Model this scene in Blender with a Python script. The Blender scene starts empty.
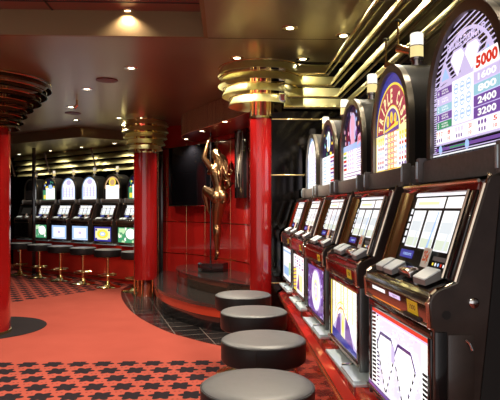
import bpy, bmesh, math, random
from mathutils import Vector, Matrix
random.seed(7)
C = bpy.context.scene.collection
R = math.radians
PI = math.pi
CAMH = 1.29
A = R(2.31)          # camera yaw against the room axis
F = 570.0

def W(xc, zc, h=0.0):
    """metres right of / ahead of the viewpoint -> world point"""
    return Vector((xc*math.cos(A)+zc*math.sin(A), -xc*math.sin(A)+zc*math.cos(A), h))
def at(px, Z, h=0.0):
    return W((px-250)/F*Z, Z, h)
def G(px, py, h=0.0):
    return at(px, (CAMH-h)*F/(py-208), h)

# ------------------------------------------------------------------ materials
MATS = {}
def mat(name, col, rough=.5, metal=0.0, coat=0.0, emit=None, es=0.0, spec=.5, noise=0.0, nscale=8.0, bump=0.0, stretch=None):
    if name in MATS: return MATS[name]
    m = bpy.data.materials.new(name); m.use_nodes = True
    nt = m.node_tree; b = nt.nodes['Principled BSDF']
    b.inputs['Base Color'].default_value = (*col, 1)
    b.inputs['Roughness'].default_value = rough
    b.inputs['Metallic'].default_value = metal
    b.inputs['Coat Weight'].default_value = coat
    b.inputs['Coat Roughness'].default_value = .04
    b.inputs['Specular IOR Level'].default_value = spec
    if emit:
        b.inputs['Emission Color'].default_value = (*emit, 1)
        b.inputs['Emission Strength'].default_value = es
    if noise or bump:
        tc = nt.nodes.new('ShaderNodeTexCoord'); mp = nt.nodes.new('ShaderNodeMapping')
        nz = nt.nodes.new('ShaderNodeTexNoise'); nz.inputs['Scale'].default_value = nscale
        nz.inputs['Detail'].default_value = 5
        if stretch: mp.inputs['Scale'].default_value = stretch
        nt.links.new(tc.outputs['Object'], mp.inputs[0]); nt.links.new(mp.outputs[0], nz.inputs['Vector'])
        if noise:
            mx = nt.nodes.new('ShaderNodeMix'); mx.data_type = 'RGBA'
            mx.inputs[6].default_value = (*[max(0, c*(1-noise)) for c in col], 1)
            mx.inputs[7].default_value = (*[min(1, c*(1+noise)) for c in col], 1)
            nt.links.new(nz.outputs[0], mx.inputs[0]); nt.links.new(mx.outputs[2], b.inputs['Base Color'])
        if bump:
            bp = nt.nodes.new('ShaderNodeBump'); bp.inputs['Strength'].default_value = bump
            bp.inputs['Distance'].default_value = .01
            nt.links.new(nz.outputs[0], bp.inputs['Height']); nt.links.new(bp.outputs[0], b.inputs['Normal'])
    MATS[name] = m
    return m

def lit(col, s=1.0):
    n = 'lit_%02x%02x%02x_%d' % (*[int(c*255) for c in col], int(s*100))
    return mat(n, tuple(c*.35 for c in col), .15, emit=col, es=s*.52, coat=.3)

RED = mat('red_lacquer', (.30, .008, .008), .13, coat=.8, noise=.08, nscale=2)
REDW = mat('red_wall_panel', (.42, .014, .012), .16, coat=1.0, noise=.1, nscale=3)
REDB = mat('red_base_lacquer', (.62, .025, .015), .2, coat=.8)
BLK = mat('black_gloss', (.010, .009, .010), .12, coat=.6)
BLKM = mat('black_matte', (.012, .011, .012), .5)
MIRR = mat('black_mirror', (.030, .027, .026), .08, metal=1.0)
CHROME = mat('chrome', (.75, .73, .72), .12, metal=1.0)
BRASS = mat('brass', (.86, .66, .30), .16, metal=1.0)
GOLD = mat('gold_slat', (.56, .53, .26), .46, metal=.85)
BRONZE = mat('bronze', (.27, .155, .075), .30, metal=1.0, noise=.25, nscale=9)
CEIL = mat('bronze_ceiling', (.36, .31, .20), .30, metal=.6, noise=.12, nscale=1.2)
CEILD = mat('dark_bronze_ceiling', (.27, .22, .12), .33, metal=.65, noise=.12, nscale=2)
FASC = mat('gold_brown_fascia', (.30, .19, .085), .38, metal=.45)
FASC2 = mat('lamplit_gold_fascia', (.78, .60, .34), .4, metal=.1)  # lamp light on the curved alcove fascia put into a paler colour
CEILR = mat('red_ceiling', (.20, .014, .011), .30, coat=.4, noise=.12, nscale=1.5)
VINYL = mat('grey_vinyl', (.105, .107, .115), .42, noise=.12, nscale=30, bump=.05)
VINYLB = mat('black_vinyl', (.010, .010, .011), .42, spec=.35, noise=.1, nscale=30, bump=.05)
STEEL = mat('brushed_steel', (.68, .82, .90), .36, metal=.6, noise=.07, nscale=25, stretch=(1, 14, 1))
STEELD = mat('dark_steel', (.20, .21, .22), .3, metal=.7)
CAB = mat('brown_cabinet', (.044, .031, .028), .3, coat=.35, noise=.6, nscale=14, bump=.05)
TOPB = mat('topper_dark_metal', (.013, .012, .011), .40, metal=.1, spec=.3)
RIM = mat('topper_rim_metal', (.20, .18, .15), .30, metal=.9)
TRIM = mat('brass_trim', (.88, .74, .58), .16, metal=1.0)
MAROON = mat('maroon_lip', (.16, .012, .010), .12, coat=1.0)
DARKLIP = mat('brown_lip', (.045, .022, .014), .12, coat=1.0)
NECK = mat('grey_neck', (.19, .175, .165), .42, noise=.3, nscale=60)
BTN = mat('grey_button', (.82, .92, 1.0), .3)
BTND = mat('button_side', (.24, .24, .25), .4)
GRAN = mat('dark_granite', (.030, .027, .026), .09, coat=.4, noise=.9, nscale=120)
GREY = mat('dark_grey_plastic', (.05, .05, .052), .35)
WHITEP = mat('white_plastic', (.92, .91, .88), .4)
LAMP = mat('lamp_lens', (1, .9, .7), .3, emit=(1, .85, .55), es=9)

# ------------------------------------------------------------------ mesh builder
class MB:
    def __init__(s): s.v = []; s.f = []; s.mi = []; s.mats = []; s.sm = []
    def m(s, material):
        if material not in s.mats: s.mats.append(material)
        return s.mats.index(material)
    def add(s, vs, fs, material, smooth=False, M=None):
        o = len(s.v)
        for p in vs:
            p = Vector(p)
            s.v.append(M @ p if M else p)
        k = s.m(material)
        for f in fs:
            s.f.append([o+i for i in f]); s.mi.append(k); s.sm.append(smooth)
        return s
    def box(s, x0, x1, y0, y1, z0, z1, material, b=0.0, M=None):
        if b <= 0:
            vs = [(x, y, z) for z in (z0, z1) for y in (y0, y1) for x in (x0, x1)]
            return s.add(vs, [(0, 2, 3, 1), (4, 5, 7, 6), (0, 1, 5, 4), (2, 6, 7, 3), (0, 4, 6, 2), (1, 3, 7, 5)], material, False, M)
        bm = bmesh.new(); bmesh.ops.create_cube(bm, size=1)
        for v in bm.verts:
            v.co = Vector(((x0+x1)/2+v.co.x*(x1-x0), (y0+y1)/2+v.co.y*(y1-y0), (z0+z1)/2+v.co.z*(z1-z0)))
        bmesh.ops.bevel(bm, geom=bm.edges[:], offset=b, segments=2, affect='EDGES', profile=.5)
        return s.bm(bm, material, True, M)
    def bm(s, bm, material, smooth=True, M=None):
        bm.verts.index_update()
        s.add([v.co.copy() for v in bm.verts], [[v.index for v in f.verts] for f in bm.faces], material, smooth, M)
        bm.free(); return s
    def prism(s, pts, a0, a1, material, axis='x', M=None, smooth=False):
        n = len(pts)
        def mk(a, p):
            return (a, p[0], p[1]) if axis == 'x' else ((p[0], a, p[1]) if axis == 'y' else (p[0], p[1], a))
        vs = [mk(a0, p) for p in pts]+[mk(a1, p) for p in pts]
        s.add(vs, [list(range(n))[::-1], list(range(n, 2*n))], material, False, M)
        o = len(s.v)-2*n; k = s.m(material)
        for i in range(n):
            j = (i+1) % n
            s.f.append([o+i, o+j, o+n+j, o+n+i]); s.mi.append(k); s.sm.append(smooth)
        return s
    def lathe(s, prof, material, n=32, c=(0, 0, 0), M=None, smooth=True):
        vs = []; fs = []; k = len(prof)
        for i in range(n):
            a = 2*PI*i/n
            for r, z in prof: vs.append((c[0]+r*math.cos(a), c[1]+r*math.sin(a), c[2]+z))
        for i in range(n):
            j = (i+1) % n
            for q in range(k-1): fs.append((i*k+q, j*k+q, j*k+q+1, i*k+q+1))
        if prof[0][0] > 1e-5: fs.append([i*k for i in range(n)][::-1])
        if prof[-1][0] > 1e-5: fs.append([i*k+k-1 for i in range(n)])
        return s.add(vs, fs, material, smooth, M)
    def tube(s, pts, r, material, n=8, M=None, closed=False, rs=None):
        pts = [Vector(p) for p in pts]; vs = []; fs = []; N = len(pts)
        up = Vector((0, 0, 1))
        for i, p in enumerate(pts):
            if closed: t = pts[(i+1) % N]-pts[i-1]
            else: t = pts[min(i+1, N-1)]-pts[max(i-1, 0)]
            t.normalize()
            u = t.cross(up if abs(t.z) < .9 else Vector((0, 1, 0))).normalized(); w = u.cross(t)
            rr = rs[i] if rs else r
            for k in range(n):
                a = 2*PI*k/n; vs.append(p+u*math.cos(a)*rr+w*math.sin(a)*rr)
        for i in range(N if closed else N-1):
            j = (i+1) % N
            for k in range(n):
                l = (k+1) % n; fs.append((i*n+k, i*n+l, j*n+l, j*n+k))
        if not closed: fs += [list(range(n))[::-1], [(N-1)*n+k for k in range(n)]]
        return s.add(vs, fs, material, True, M)
    def sweep(s, path, prof, z, material, closed=False, side=1):
        """prof: (offset along left normal, dz) closed loop, swept along a 2D path with mitred corners"""
        N = len(path); k = len(prof); vs = []; fs = []
        P = [Vector((p[0], p[1])) for p in path]
        for i in range(N):
            if closed: d0 = (P[i]-P[i-1]).normalized(); d1 = (P[(i+1) % N]-P[i]).normalized()
            else:
                d0 = (P[i]-P[i-1]).normalized() if i else (P[1]-P[0]).normalized()
                d1 = (P[i+1]-P[i]).normalized() if i < N-1 else d0
            n0 = Vector((-d0.y, d0.x)); n1 = Vector((-d1.y, d1.x)); m_ = (n0+n1).normalized()
            m_ = m_/max(.3, m_.dot(n0))*side
            for o, dz in prof: vs.append((P[i].x+m_.x*o, P[i].y+m_.y*o, z+dz))
        for i in range(N if closed else N-1):
            j = (i+1) % N
            for q in range(k):
                r_ = (q+1) % k; fs.append((i*k+q, j*k+q, j*k+r_, i*k+r_))
        if not closed: fs += [list(range(k)), [(N-1)*k+q for q in range(k)][::-1]]
        return s.add(vs, fs, material, True)
    def build(s, name, parent=None, fixn=True):
        me = bpy.data.meshes.new(name)
        me.from_pydata([tuple(v) for v in s.v], [], s.f)
        for m_ in s.mats: me.materials.append(m_)
        me.polygons.foreach_set('material_index', s.mi)
        me.polygons.foreach_set('use_smooth', s.sm)
        if fixn:
            bm = bmesh.new(); bm.from_mesh(me); bmesh.ops.recalc_face_normals(bm, faces=bm.faces[:]); bm.to_mesh(me); bm.free()
        me.set_sharp_from_angle(angle=R(38))
        me.update()
        o = bpy.data.objects.new(name, me); C.objects.link(o)
        if parent: o.parent = parent
        return o

def tag(o, label, cat, group=None, kind=None):
    if label: o['label'] = label
    if cat: o['category'] = cat
    if group: o['group'] = group
    if kind: o['kind'] = kind
    return o
def empty(name, loc=(0, 0, 0), rz=0.0, label=None, cat=None, group=None):
    o = bpy.data.objects.new(name, None); C.objects.link(o); o.empty_display_size = .1
    o.location = loc; o.rotation_euler = (0, 0, rz)
    return tag(o, label, cat, group)
def struct(o): o['kind'] = 'structure'; return o
def copy_tree(o, parent=None):
    c = o.copy(); C.objects.link(c)
    if parent: c.parent = parent
    for ch in list(KIDS(o)): copy_tree(ch, c)
    return c
def KIDS(o): return [x for x in list(bpy.data.objects) if x.parent == o]

# ------------------------------------------------------------------ flat graphics
_tc = {}
def text_mesh(body, bold=0.0):
    k = (body, bold)
    if k in _tc: return _tc[k]
    cu = bpy.data.curves.new('lettering', 'FONT'); cu.body = body; cu.size = 1; cu.offset = bold; cu.resolution_u = 2
    ob = bpy.data.objects.new('lettering', cu); C.objects.link(ob)
    dg = bpy.context.evaluated_depsgraph_get(); me = bpy.data.meshes.new_from_object(ob.evaluated_get(dg))
    vs = [v.co.copy() for v in me.vertices]; fs = [list(p.vertices) for p in me.polygons]
    bpy.data.objects.remove(ob); bpy.data.meshes.remove(me)
    x0 = min(v.x for v in vs); x1 = max(v.x for v in vs); y0 = min(v.y for v in vs); y1 = max(v.y for v in vs)
    _tc[k] = (vs, fs, x0, x1, y0, y1); return _tc[k]

def clip(poly, conv):
    out = poly
    n = len(conv)
    for i in range(n):
        a = conv[i]; b = conv[(i+1) % n]; inp = out; out = []
        if not inp: return []
        def side(p): return (b[0]-a[0])*(p[1]-a[1])-(b[1]-a[1])*(p[0]-a[0])
        for j in range(len(inp)):
            p = inp[j]; q = inp[(j+1) % len(inp)]; sp = side(p); sq = side(q)
            if sp >= 0: out.append(p)
            if sp*sq < 0:
                t = sp/(sp-sq); out.append((p[0]+(q[0]-p[0])*t, p[1]+(q[1]-p[1])*t))
    return out

class Art:
    """flat printed artwork on a lit panel: shapes stacked in thin layers"""
    def __init__(s, outline): s.mb = MB(); s.o = outline; s.L = 0
    def poly(s, pts, m, dl=1, noclip=False):
        if sum(pts[i][0]*pts[(i+1) % len(pts)][1]-pts[(i+1) % len(pts)][0]*pts[i][1] for i in range(len(pts))) < 0: pts = pts[::-1]
        if not noclip: pts = clip(list(pts), s.o)
        if len(pts) < 3: return s
        s.L += dl
        d = -s.L*.00004
        s.mb.add([(p[0], d, p[1]) for p in pts], [list(range(len(pts)))], m); return s
    def rect(s, x0, y0, x1, y1, m): return s.poly([(x0, y0), (x1, y0), (x1, y1), (x0, y1)], m)
    def disc(s, x, y, rx, ry, m, n=20): return s.poly([(x+rx*math.cos(2*PI*i/n), y+ry*math.sin(2*PI*i/n)) for i in range(n)], m)
    def line(s, x0, y0, x1, y1, w, m):
        d = math.hypot(x1-x0, y1-y0); nx = -(y1-y0)/d*w/2; ny = (x1-x0)/d*w/2
        return s.poly([(x0-nx, y0-ny), (x1-nx, y1-ny), (x1+nx, y1+ny), (x0+nx, y0+ny)], m)
    def arc(s, cx, cy, r, w, a0, a1, m, n=14, k=1.0):
        for i in range(n):
            a = a0+(a1-a0)*i/n; b = a0+(a1-a0)*(i+1)/n
            s.poly([(cx+r*math.cos(a)*k, cy+r*math.sin(a)), (cx+r*math.cos(b)*k, cy+r*math.sin(b)),
                    (cx+(r+w)*math.cos(b)*k, cy+(r+w)*math.sin(b)), (cx+(r+w)*math.cos(a)*k, cy+(r+w)*math.sin(a))], m, dl=0 if i else 1)
        return s
    def text(s, body, cx, cy, w, h, m, rot=0.0, bold=.02):
        vs, fs, x0, x1, y0, y1 = text_mesh(body, bold)
        s.L += 1; d = -s.L*.00004; c, sn = math.cos(rot), math.sin(rot); out = []
        for v in vs:
            x = (v.x-(x0+x1)/2)/(x1-x0)*w; y = (v.y-(y0+y1)/2)/max(1e-6, y1-y0)*h
            out.append((cx+x*c-y*sn, d, cy+x*sn+y*c))
        s.mb.add(out, fs, m); return s

def build_art(art, name, parent, M):
    s = art.mb; s.v = [M @ v for v in s.v]
    return s.build(name, parent, fixn=False)

WH = lit((1, .97, .95), 1.35); CW = lit((.93, .95, 1.0), 1.25); LIL = lit((.72, .62, .95), 1.0)
PUR = lit((.22, .10, .42), .9); DPUR = lit((.07, .03, .22), .8); CYA = lit((.38, .68, .80), 1.0); GRN = lit((.08, .38, .18), .9)
REDT = lit((.75, .04, .02), 1.0); ORA = lit((1, .28, .04), 1.0); YEL = lit((1, .75, .08), 1.2); PYE = lit((1, .90, .45), 1.25)
BLU = lit((.06, .06, .38), .9); NAVY = lit((.02, .02, .08), .5); PNK = lit((.95, .50, .68), 1.0); BLKI = mat('black_ink', (.006, .006, .008), .2)
SKYB = lit((.40, .60, .95), 1.1); PGR = lit((.55, .80, .45), 1.1); TAN = lit((.80, .50, .25), .9)
inkw = lit((1, 1, 1), 1.2)

HW = .232; SP = .185
def arch_pts(hw=HW, sp=SP, n=20, b=0.0, ry=None):
    ry = ry or hw
    p = [(-hw, b), (hw, b)]
    for i in range(n+1):
        a = PI*i/n; p.append((hw*math.cos(a), sp+ry*math.sin(a)))
    return p

def top_art(kind):
    a = Art(arch_pts())
    if kind == 'diamond':
        a.rect(-.24, 0, .24, .45, BLKI)
        for i in range(20):
            y = .150+i*.0165; a.poly([(-.24, y-.02), (.24, y+.05), (.24, y+.055), (-.24, y-.015)], LIL)
        for i in range(34): a.rect(-.24, .02+i*.0075, -.212, .0235+i*.0075, LIL)
        a.arc(0, .20, .165, .011, R(-5), R(185), LIL, n=22, k=1.1)
        a.poly([(-.21, .045), (.23, .045), (.23, .25), (.05, .26), (-.21, .23)], LIL)
        for sx in (-1, 1):
            a.poly([(sx*.19, .24), (sx*.09, .24), (sx*.14, .31)], LIL); a.poly([(sx*.17, .25), (sx*.11, .25), (sx*.14, .29)], SKYB)
        a.text('DOUBLE DIAMOND', 0, .345, .25, .028, LIL, bold=.03)
        a.rect(-.03, .25, .03, .29, LIL)
        for x in (-.05, .045):
            a.poly([(x, .235), (x+.055, .30), (x+.03, .328), (x-.03, .328), (x-.055, .30)], LIL)
            a.poly([(x, .242), (x+.047, .30), (x+.026, .321), (x-.026, .321), (x-.047, .30)], WH)
        rows = [(PUR, '4'), (LIL, '3'), (CYA, '2'), (PUR, '3'), (GRN, '5')]
        for i, (m, t) in enumerate(rows):
            y = .202-i*.027
            a.rect(-.205, y, -.09, y+.024, m); a.text(t, -.192, y+.012, .008, .016, inkw)
            a.text('COIN', -.145, y+.0165, .045, .006, inkw); a.text('PAYS', -.14, y+.0075, .05, .006, inkw)
        a.rect(-.085, .095, .055, .232, WH)
        for i in range(3):
            for j in range(3):
                x = -.058+i*.043; y = .122+j*.041
                a.disc(x, y, .017, .017, SKYB); a.disc(x, y, .013, .013, CW); a.rect(x-.011, y-.003, x+.011, y+.003, SKYB)
        for i, (m, t, tm) in enumerate([(WH, '5000', REDT), (LIL, '1600', inkw), (CYA, '800', inkw), (PUR, '2400', inkw), (PUR, '3200', inkw)]):
            y = .228-i*.034; h = .0315
            if i == 0: a.rect(.06, y, .225, y+.048, m); a.text(t, .135, y+.024, .125, .036, tm, bold=.05)
            else: a.rect(.06, y, .225, y+h, m); a.text(t, .138, y+h/2, .105, .021, tm, bold=.04)
        a.rect(-.205, .047, .225, .090, WH)
        for i, (t, m) in enumerate([('7 7 7', REDT), ('8', REDT), ('|||', LIL), ('20', REDT), ('...', PUR), ('5', REDT)]):
            a.text(t, -.18+i*.073, .078, .05 if len(t) > 2 else .02, .014, m)
            a.text('III' if i % 2 == 0 else '10', -.18+i*.073, .058, .04 if i % 2 == 0 else .018, .011, PUR if i % 2 == 0 else REDT)
        a.rect(-.205, .040, .225, .046, LIL); a.rect(-.21, .022, .22, .032, PUR); a.rect(-.10, .024, .02, .030, GRN)
        for x in (-.17, .02): a.disc(x, .025, .014, .016, SKYB, 8)
        a.rect(-.23, .006, .23, .010, CW); a.rect(-.23, .014, .23, .017, LIL)
    elif kind == 'cash':
        a.rect(-.24, 0, .24, .45, BLU)
        a.arc(0, .17, .10, .105, 0, PI, YEL, n=20, k=1.08); a.arc(0, .17, .11, .085, 0, PI, lit((.55, .08, .12), .9), n=20, k=1.08)
        a.disc(0, .17, .105, .10, PUR)
        a.arc(0, .17, .096, .010, 0, PI, PYE, n=20, k=1.05)
        t = 'TRIPLE CASH'
        for i, ch in enumerate(t):
            if ch == ' ': continue
            an = PI*(.95-.90*i/(len(t)-1)); x = .162*math.cos(an); y = .17+.150*math.sin(an)
            a.text(ch, x, y, .026 if ch != 'I' else .009, .062, PYE, rot=an-PI/2, bold=.04)
        for x in (-.05, 0, .05): a.disc(x, .215+(.012 if x == 0 else 0), .018, .026, YEL); a.disc(x, .222, .006, .01, ORA)
        a.poly([(-.09, .17), (.09, .185), (.09, .20), (-.09, .18)], YEL); a.poly([(-.05, .18), (.05, .20), (.03, .21)], REDT)
        a.rect(-.226, .0, .226, .165, YEL); a.rect(-.218, .006, .218, .158, WH)
        a.rect(-.218, .13, -.10, .165, PYE); a.rect(.10, .13, .218, .18, PYE)
        for j, m in enumerate([YEL, YEL, REDT, SKYB, PNK, REDT, PUR]):
            for sx in (-1, 1):
                for q in range(3): a.rect(sx*.15-.04+q*.032, .14-j*.021, sx*.15-.022+q*.032, .152-j*.021, m)
        for x, m, m2 in ((-.066, PUR, WH), (-.022, ORA, PYE), (.022, REDT, PYE), (.066, ORA, WH)):
            for j in range(7): a.rect(x-.021, .004+j*.023, x+.021, .025+j*.023, m); a.rect(x-.017, .007+j*.023, x+.017, .022+j*.023, m2)
    elif kind == 'lady':
        a.rect(-.24, 0, .24, .45, NAVY)
        for i in range(26):
            a.disc(random.uniform(-.2, .2), random.uniform(.2, .39), .013, .013, random.choice([TAN, LIL, SKYB, PUR, PNK]), 7)
        a.disc(0, .29, .07, .085, LIL); a.disc(0, .31, .045, .05, PNK); a.disc(-.01, .335, .03, .03, PNK)
        a.poly([(-.05, .2), (.05, .2), (.025, .27), (-.025, .27)], PNK)
        a.rect(-.225, .0, .225, .19, WH); a.rect(-.225, .165, .225, .2, SKYB)
        a.poly([(.10, .18), (.22, .20), (.20, .245), (.12, .235)], PNK); a.text('600', .16, .212, .07, .025, REDT)
        for j, m in enumerate([REDT, PUR, REDT, GRN, YEL]):
            a.rect(-.215, .055+j*.024, -.14, .07+j*.024, m)
            for q in range(3): a.disc(-.09+q*.05, .063+j*.024, .019, .009, LIL, 8)
            a.rect(.08, .054+j*.024, .215, .057+j*.024, PUR); a.rect(.1, .062+j*.024, .2, .07+j*.024, LIL)
        for j in range(2): a.rect(-.2, .015+j*.018, .2, .02+j*.018, PUR)
    elif kind == 'jester':
        a.rect(-.24, 0, .24, .45, NAVY)
        for i in range(22): a.disc(random.uniform(-.19, .19), random.uniform(.2, .38), .02, .012, random.choice([YEL, GRN, SKYB, YEL]), 6)
        a.disc(0, .30, .05, .07, CW); a.disc(0, .30, .03, .045, SKYB)
        a.rect(-.225, 0, .225, .2, CW)
        for j in range(7): a.rect(-.2, .012+j*.026, .2, .016+j*.026, LIL); a.rect(.06, .018+j*.026, .18, .03+j*.026, [REDT, SKYB, PUR][j % 3]); a.rect(-.19, .02+j*.026, -.08, .029+j*.026, SKYB)
    elif kind == 'blue':
        a.rect(-.24, 0, .24, .45, SKYB)
        a.rect(-.2, .0, .2, .3, CW); a.disc(0, .3, .17, .09, WH); a.disc(0, .33, .08, .05, LIL)
        for j in range(6): a.rect(-.17, .03+j*.032, .17, .036+j*.032, SKYB)
        for j in range(4): a.rect(-.19+j*.1, .05, -.16+j*.1, .24, LIL)
    elif kind == 'seal':
        a.rect(-.24, 0, .24, .45, BLKI); a.arc(0, .185, .19, .03, 0, PI, TAN, n=20)
        a.rect(-.19, .0, .19, .25, WH); a.disc(0, .30, .10, .085, YEL); a.disc(0, .30, .065, .055, TAN); a.rect(-.19, .20, .19, .23, CW)
        for j in range(4): a.rect(-.16, .03+j*.04, .16, .035+j*.04, TAN)
    elif kind == 'green':
        a.rect(-.24, 0, .24, .45, NAVY)
        for i in range(16): a.disc(random.uniform(-.19, .19), random.uniform(.2, .36), .025, .02, random.choice([GRN, YEL, SKYB, GRN]), 7)
        a.rect(-.22, .0, .22, .2, GRN); a.rect(-.12, .01, .2, .24, WH); a.rect(-.2, .02, -.13, .1, YEL); a.rect(-.02, .22, .1, .3, SKYB)
    return a

BW, BH = .245, .255
def belly_art(kind):
    a = Art([(-BW, 0), (BW, 0), (BW, BH), (-BW, BH)])
    if kind == 'diamond':
        a.rect(-BW, 0, BW, BH, WH)
        a.rect(-BW, BH-.012, BW, BH, REDT); a.rect(-BW, BH-.018, BW, BH-.012, LIL)
        for j in range(18):
            y = .008+j*.0132; a.poly([(-.238, y), (-.20, y+.004), (-.20, y+.012), (-.238, y+.008)], BLKI); a.poly([(-.190, y), (-.166+.02*math.sin(j*.35), y+.003), (-.166+.02*math.sin(j*.35), y+.008), (-.190, y+.006)], DPUR)
            if j < 12: a.rect(.205, y, .24, y+.008, BLKI)
        PL = lit((.80, .76, .98), 1.1)
        a.rect(-.16, .02, .20, .235, PL)
        for j in range(150):
            x = random.uniform(-.16, .19); y = random.uniform(.02, .232); a.rect(x, y, x+.008, y+.0035, WH if j % 3 else LIL)
        for sx, cx in ((-1, -.075), (1, .095)):
            P = [(cx, .018), (cx+.085, .150), (cx+.052, .192), (cx-.052, .192), (cx-.085, .150)]
            a.poly(P, WH)
            for i in range(5):
                p, q = P[i], P[(i+1) % 5]; n = 11
                for k in range(n):
                    if i in (0, 4) and k % 2: continue
                    a.line(p[0]+(q[0]-p[0])*k/n, p[1]+(q[1]-p[1])*k/n, p[0]+(q[0]-p[0])*(k+1)/n, p[1]+(q[1]-p[1])*(k+1)/n, .009 if i != 2 else .010, BLKI if i in (0, 4) else DPUR)
            for k in range(6): a.rect(cx+.03, .03+k*.02, cx+.036, .04+k*.02, LIL)
        a.rect(-.012, .13, .018, .18, LIL)
        a.poly([(-BW, 0), (BW, 0), (BW, .010), (-BW, .010)], PUR); a.rect(-BW, .013, BW, .016, LIL)
    elif kind == 'cash':
        a.rect(-BW, 0, BW, BH, YEL); a.rect(-.20, 0, BW, BH, WH); a.rect(-.222, 0, -.206, BH, BLU)
        for x, m in ((-.16, PUR), (-.05, YEL), (.0, ORA), (.07, ORA), (.16, PNK)):
            a.rect(x, .12, x+.022, BH, m); a.rect(x+.005, .12, x+.017, BH, PYE)
        for j in range(5): a.rect(-.2, .14+j*.022, .23, .143+j*.022, PYE)
        a.arc(-.03, .05, .10, .008, R(20), R(160), ORA); a.arc(-.03, .03, .145, .006, R(15), R(165), YEL)
        a.poly([(-.2, 0), (-.2, .045), (-.06, .13), (.02, .13), (.24, .03), (.24, 0)], LIL)
        a.poly([(-.16, .02), (-.1, .115), (-.05, .13), (-.04, .02)], PUR); a.poly([(.04, .02), (.05, .13), (.12, .10), (.19, .02)], PUR)
        a.poly([(-.03, .01), (-.02, .13), (.03, .13), (.03, .01)], PYE); a.disc(0, .08, .012, .03, YEL)
        a.poly([(-.21, 0), (.24, 0), (.24, .022), (-.2, .045)], BLU)
    elif kind == 'oval':
        a.rect(-BW, 0, BW, BH, PUR)
        for i in range(70): a.disc(random.uniform(-.24, .24), random.uniform(0, BH), .01, .008, random.choice([DPUR, NAVY, LIL, PUR, DPUR]), 6)
        a.disc(.02, .13, .135, .115, LIL, 28); a.disc(.02, .13, .125, .107, WH, 28); a.disc(.02, .13, .07, .06, PYE, 24)
        a.disc(.02, .13, .05, .045, LIL, 20); a.text('777', .02, .13, .07, .05, WH)
    elif kind == 'mosaic':
        a.rect(-BW, 0, BW, BH, WH); a.rect(-BW, 0, -.1, .16, YEL)
        for i in range(6): a.poly([(-.24, .01+i*.027), (-.1, .03+i*.027), (-.1, .038+i*.027), (-.24, .02+i*.027)], PUR)
        for i in range(4):
            for j in range(4): a.rect(-.2+i*.11, .17+j*.02, -.13+i*.11, .182+j*.02, [LIL, SKYB, PNK, PUR][(i+j) % 4])
        a.rect(.0, .02, .18, .13, PYE); a.poly([(-.08, .02), (.0, .14), (.05, .02)], PUR)
    elif kind == 'pale':
        a.rect(-BW, 0, BW, BH, CW); a.rect(-.2, .03, .1, .1, SKYB); a.rect(-.15, .12, .2, .2, WH); a.rect(-.24, .22, .24, .235, SKYB); a.rect(.1, .05, .2, .15, PGR)
    elif kind == 'blue':
        a.rect(-BW, 0, BW, BH, SKYB); a.rect(-.19, .035, .19, .22, CW); a.disc(0, .13, .12, .06, WH); a.disc(0, .13, .05, .03, LIL)
        for i in range(12): a.disc(-.22+i*.04, .015, .012, .01, WH, 6)
    elif kind == 'yellow':
        a.rect(-BW, 0, BW, BH, BLU); a.rect(-.21, .03, .21, .225, PYE); a.disc(0, .13, .16, .08, YEL); a.disc(0, .13, .08, .04, SKYB); a.disc(0, .13, .05, .02, WH)
        for sx in (-1, 1):
            for sy in (.04, .2): a.disc(sx*.18, sy, .03, .02, BLU)
    elif kind == 'green':
        a.rect(-BW, 0, BW, BH, GRN)
        for i in range(26): a.disc(random.uniform(-.22, .22), random.uniform(0, BH), .03, .03, random.choice([GRN, PGR, WH]), 7)
        a.disc(.09, .15, .13, .09, WH); a.rect(-.22, .17, -.05, .24, PGR)
    return a

REELG = lit((.80, .90, .74), .95); REELS_ = lit((.80, .87, .92), 1.0)
def reel_art(nreel=3):
    a = Art([(-.185, 0), (.225, 0), (.225, .245), (-.185, .245)])
    a.rect(-.185, 0, .225, .245, BLKI)
    a.rect(-.145, .192, .205, .225, WH); a.rect(-.12, .203, .04, .212, PYE); a.rect(.078, .190, .090, .226, BLKI); a.rect(-.16, .23, .21, .238, CW)
    x0, x1 = -.135, .205; w = (x1-x0)/nreel
    for i in range(nreel):
        a.rect(x0+i*w, .066, x0+(i+1)*w-.017, .184, CW)
        a.rect(x0+i*w+.008, .118, x0+i*w+w*.75, .15, REELS_); a.rect(x0+i*w+.004, .07, x0+(i+1)*w-.021, .098, REELG)
        a.poly([(x0+i*w+w*.5, .07), (x0+i*w+w*.62, .07), (x0+i*w+w*.72, .18), (x0+i*w+w*.66, .18)], SKYB if i == 1 else REELS_)
    for j in range(5): a.rect(-.162, .075+j*.024, -.146, .092+j*.024, CW)
    a.rect(-.15, .03, -.04, .055, BLU); a.text('CREDITS', -.09, .042, .07, .008, SKYB)
    a.rect(.11, .04, .2, .052, mat('dim_grey', (.2, .2, .22), .4))
    for j in range(5): a.disc(.12+j*.018, .03, .005, .005, [YEL, CW, SKYB, REDT, CW][j], 8)
    return a

# ------------------------------------------------------------------ slot machine
PROF = [(0, .655), (0, .99), (-.007, .992), (-.012, 1.055), (-.004, 1.075), (.008, 1.085), (.058, 1.105), (.135, 1.352), (.15, 1.375), (.43, 1.375), (.43, .655)]
SL0 = Vector((.058, 1.105)); SL1 = Vector((.135, 1.352)); SLA = math.atan2(SL1.x-SL0.x, SL1.y-SL0.y)
def slantM(off=0.0):
    """panel frame on the leaning reel face: x across, z up the slope, -y outwards"""
    return Matrix.Translation((0, SL0.x, SL0.y)) @ Matrix.Rotation(-SLA, 4, 'X') @ Matrix.Translation((0, -off, 0))

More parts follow.
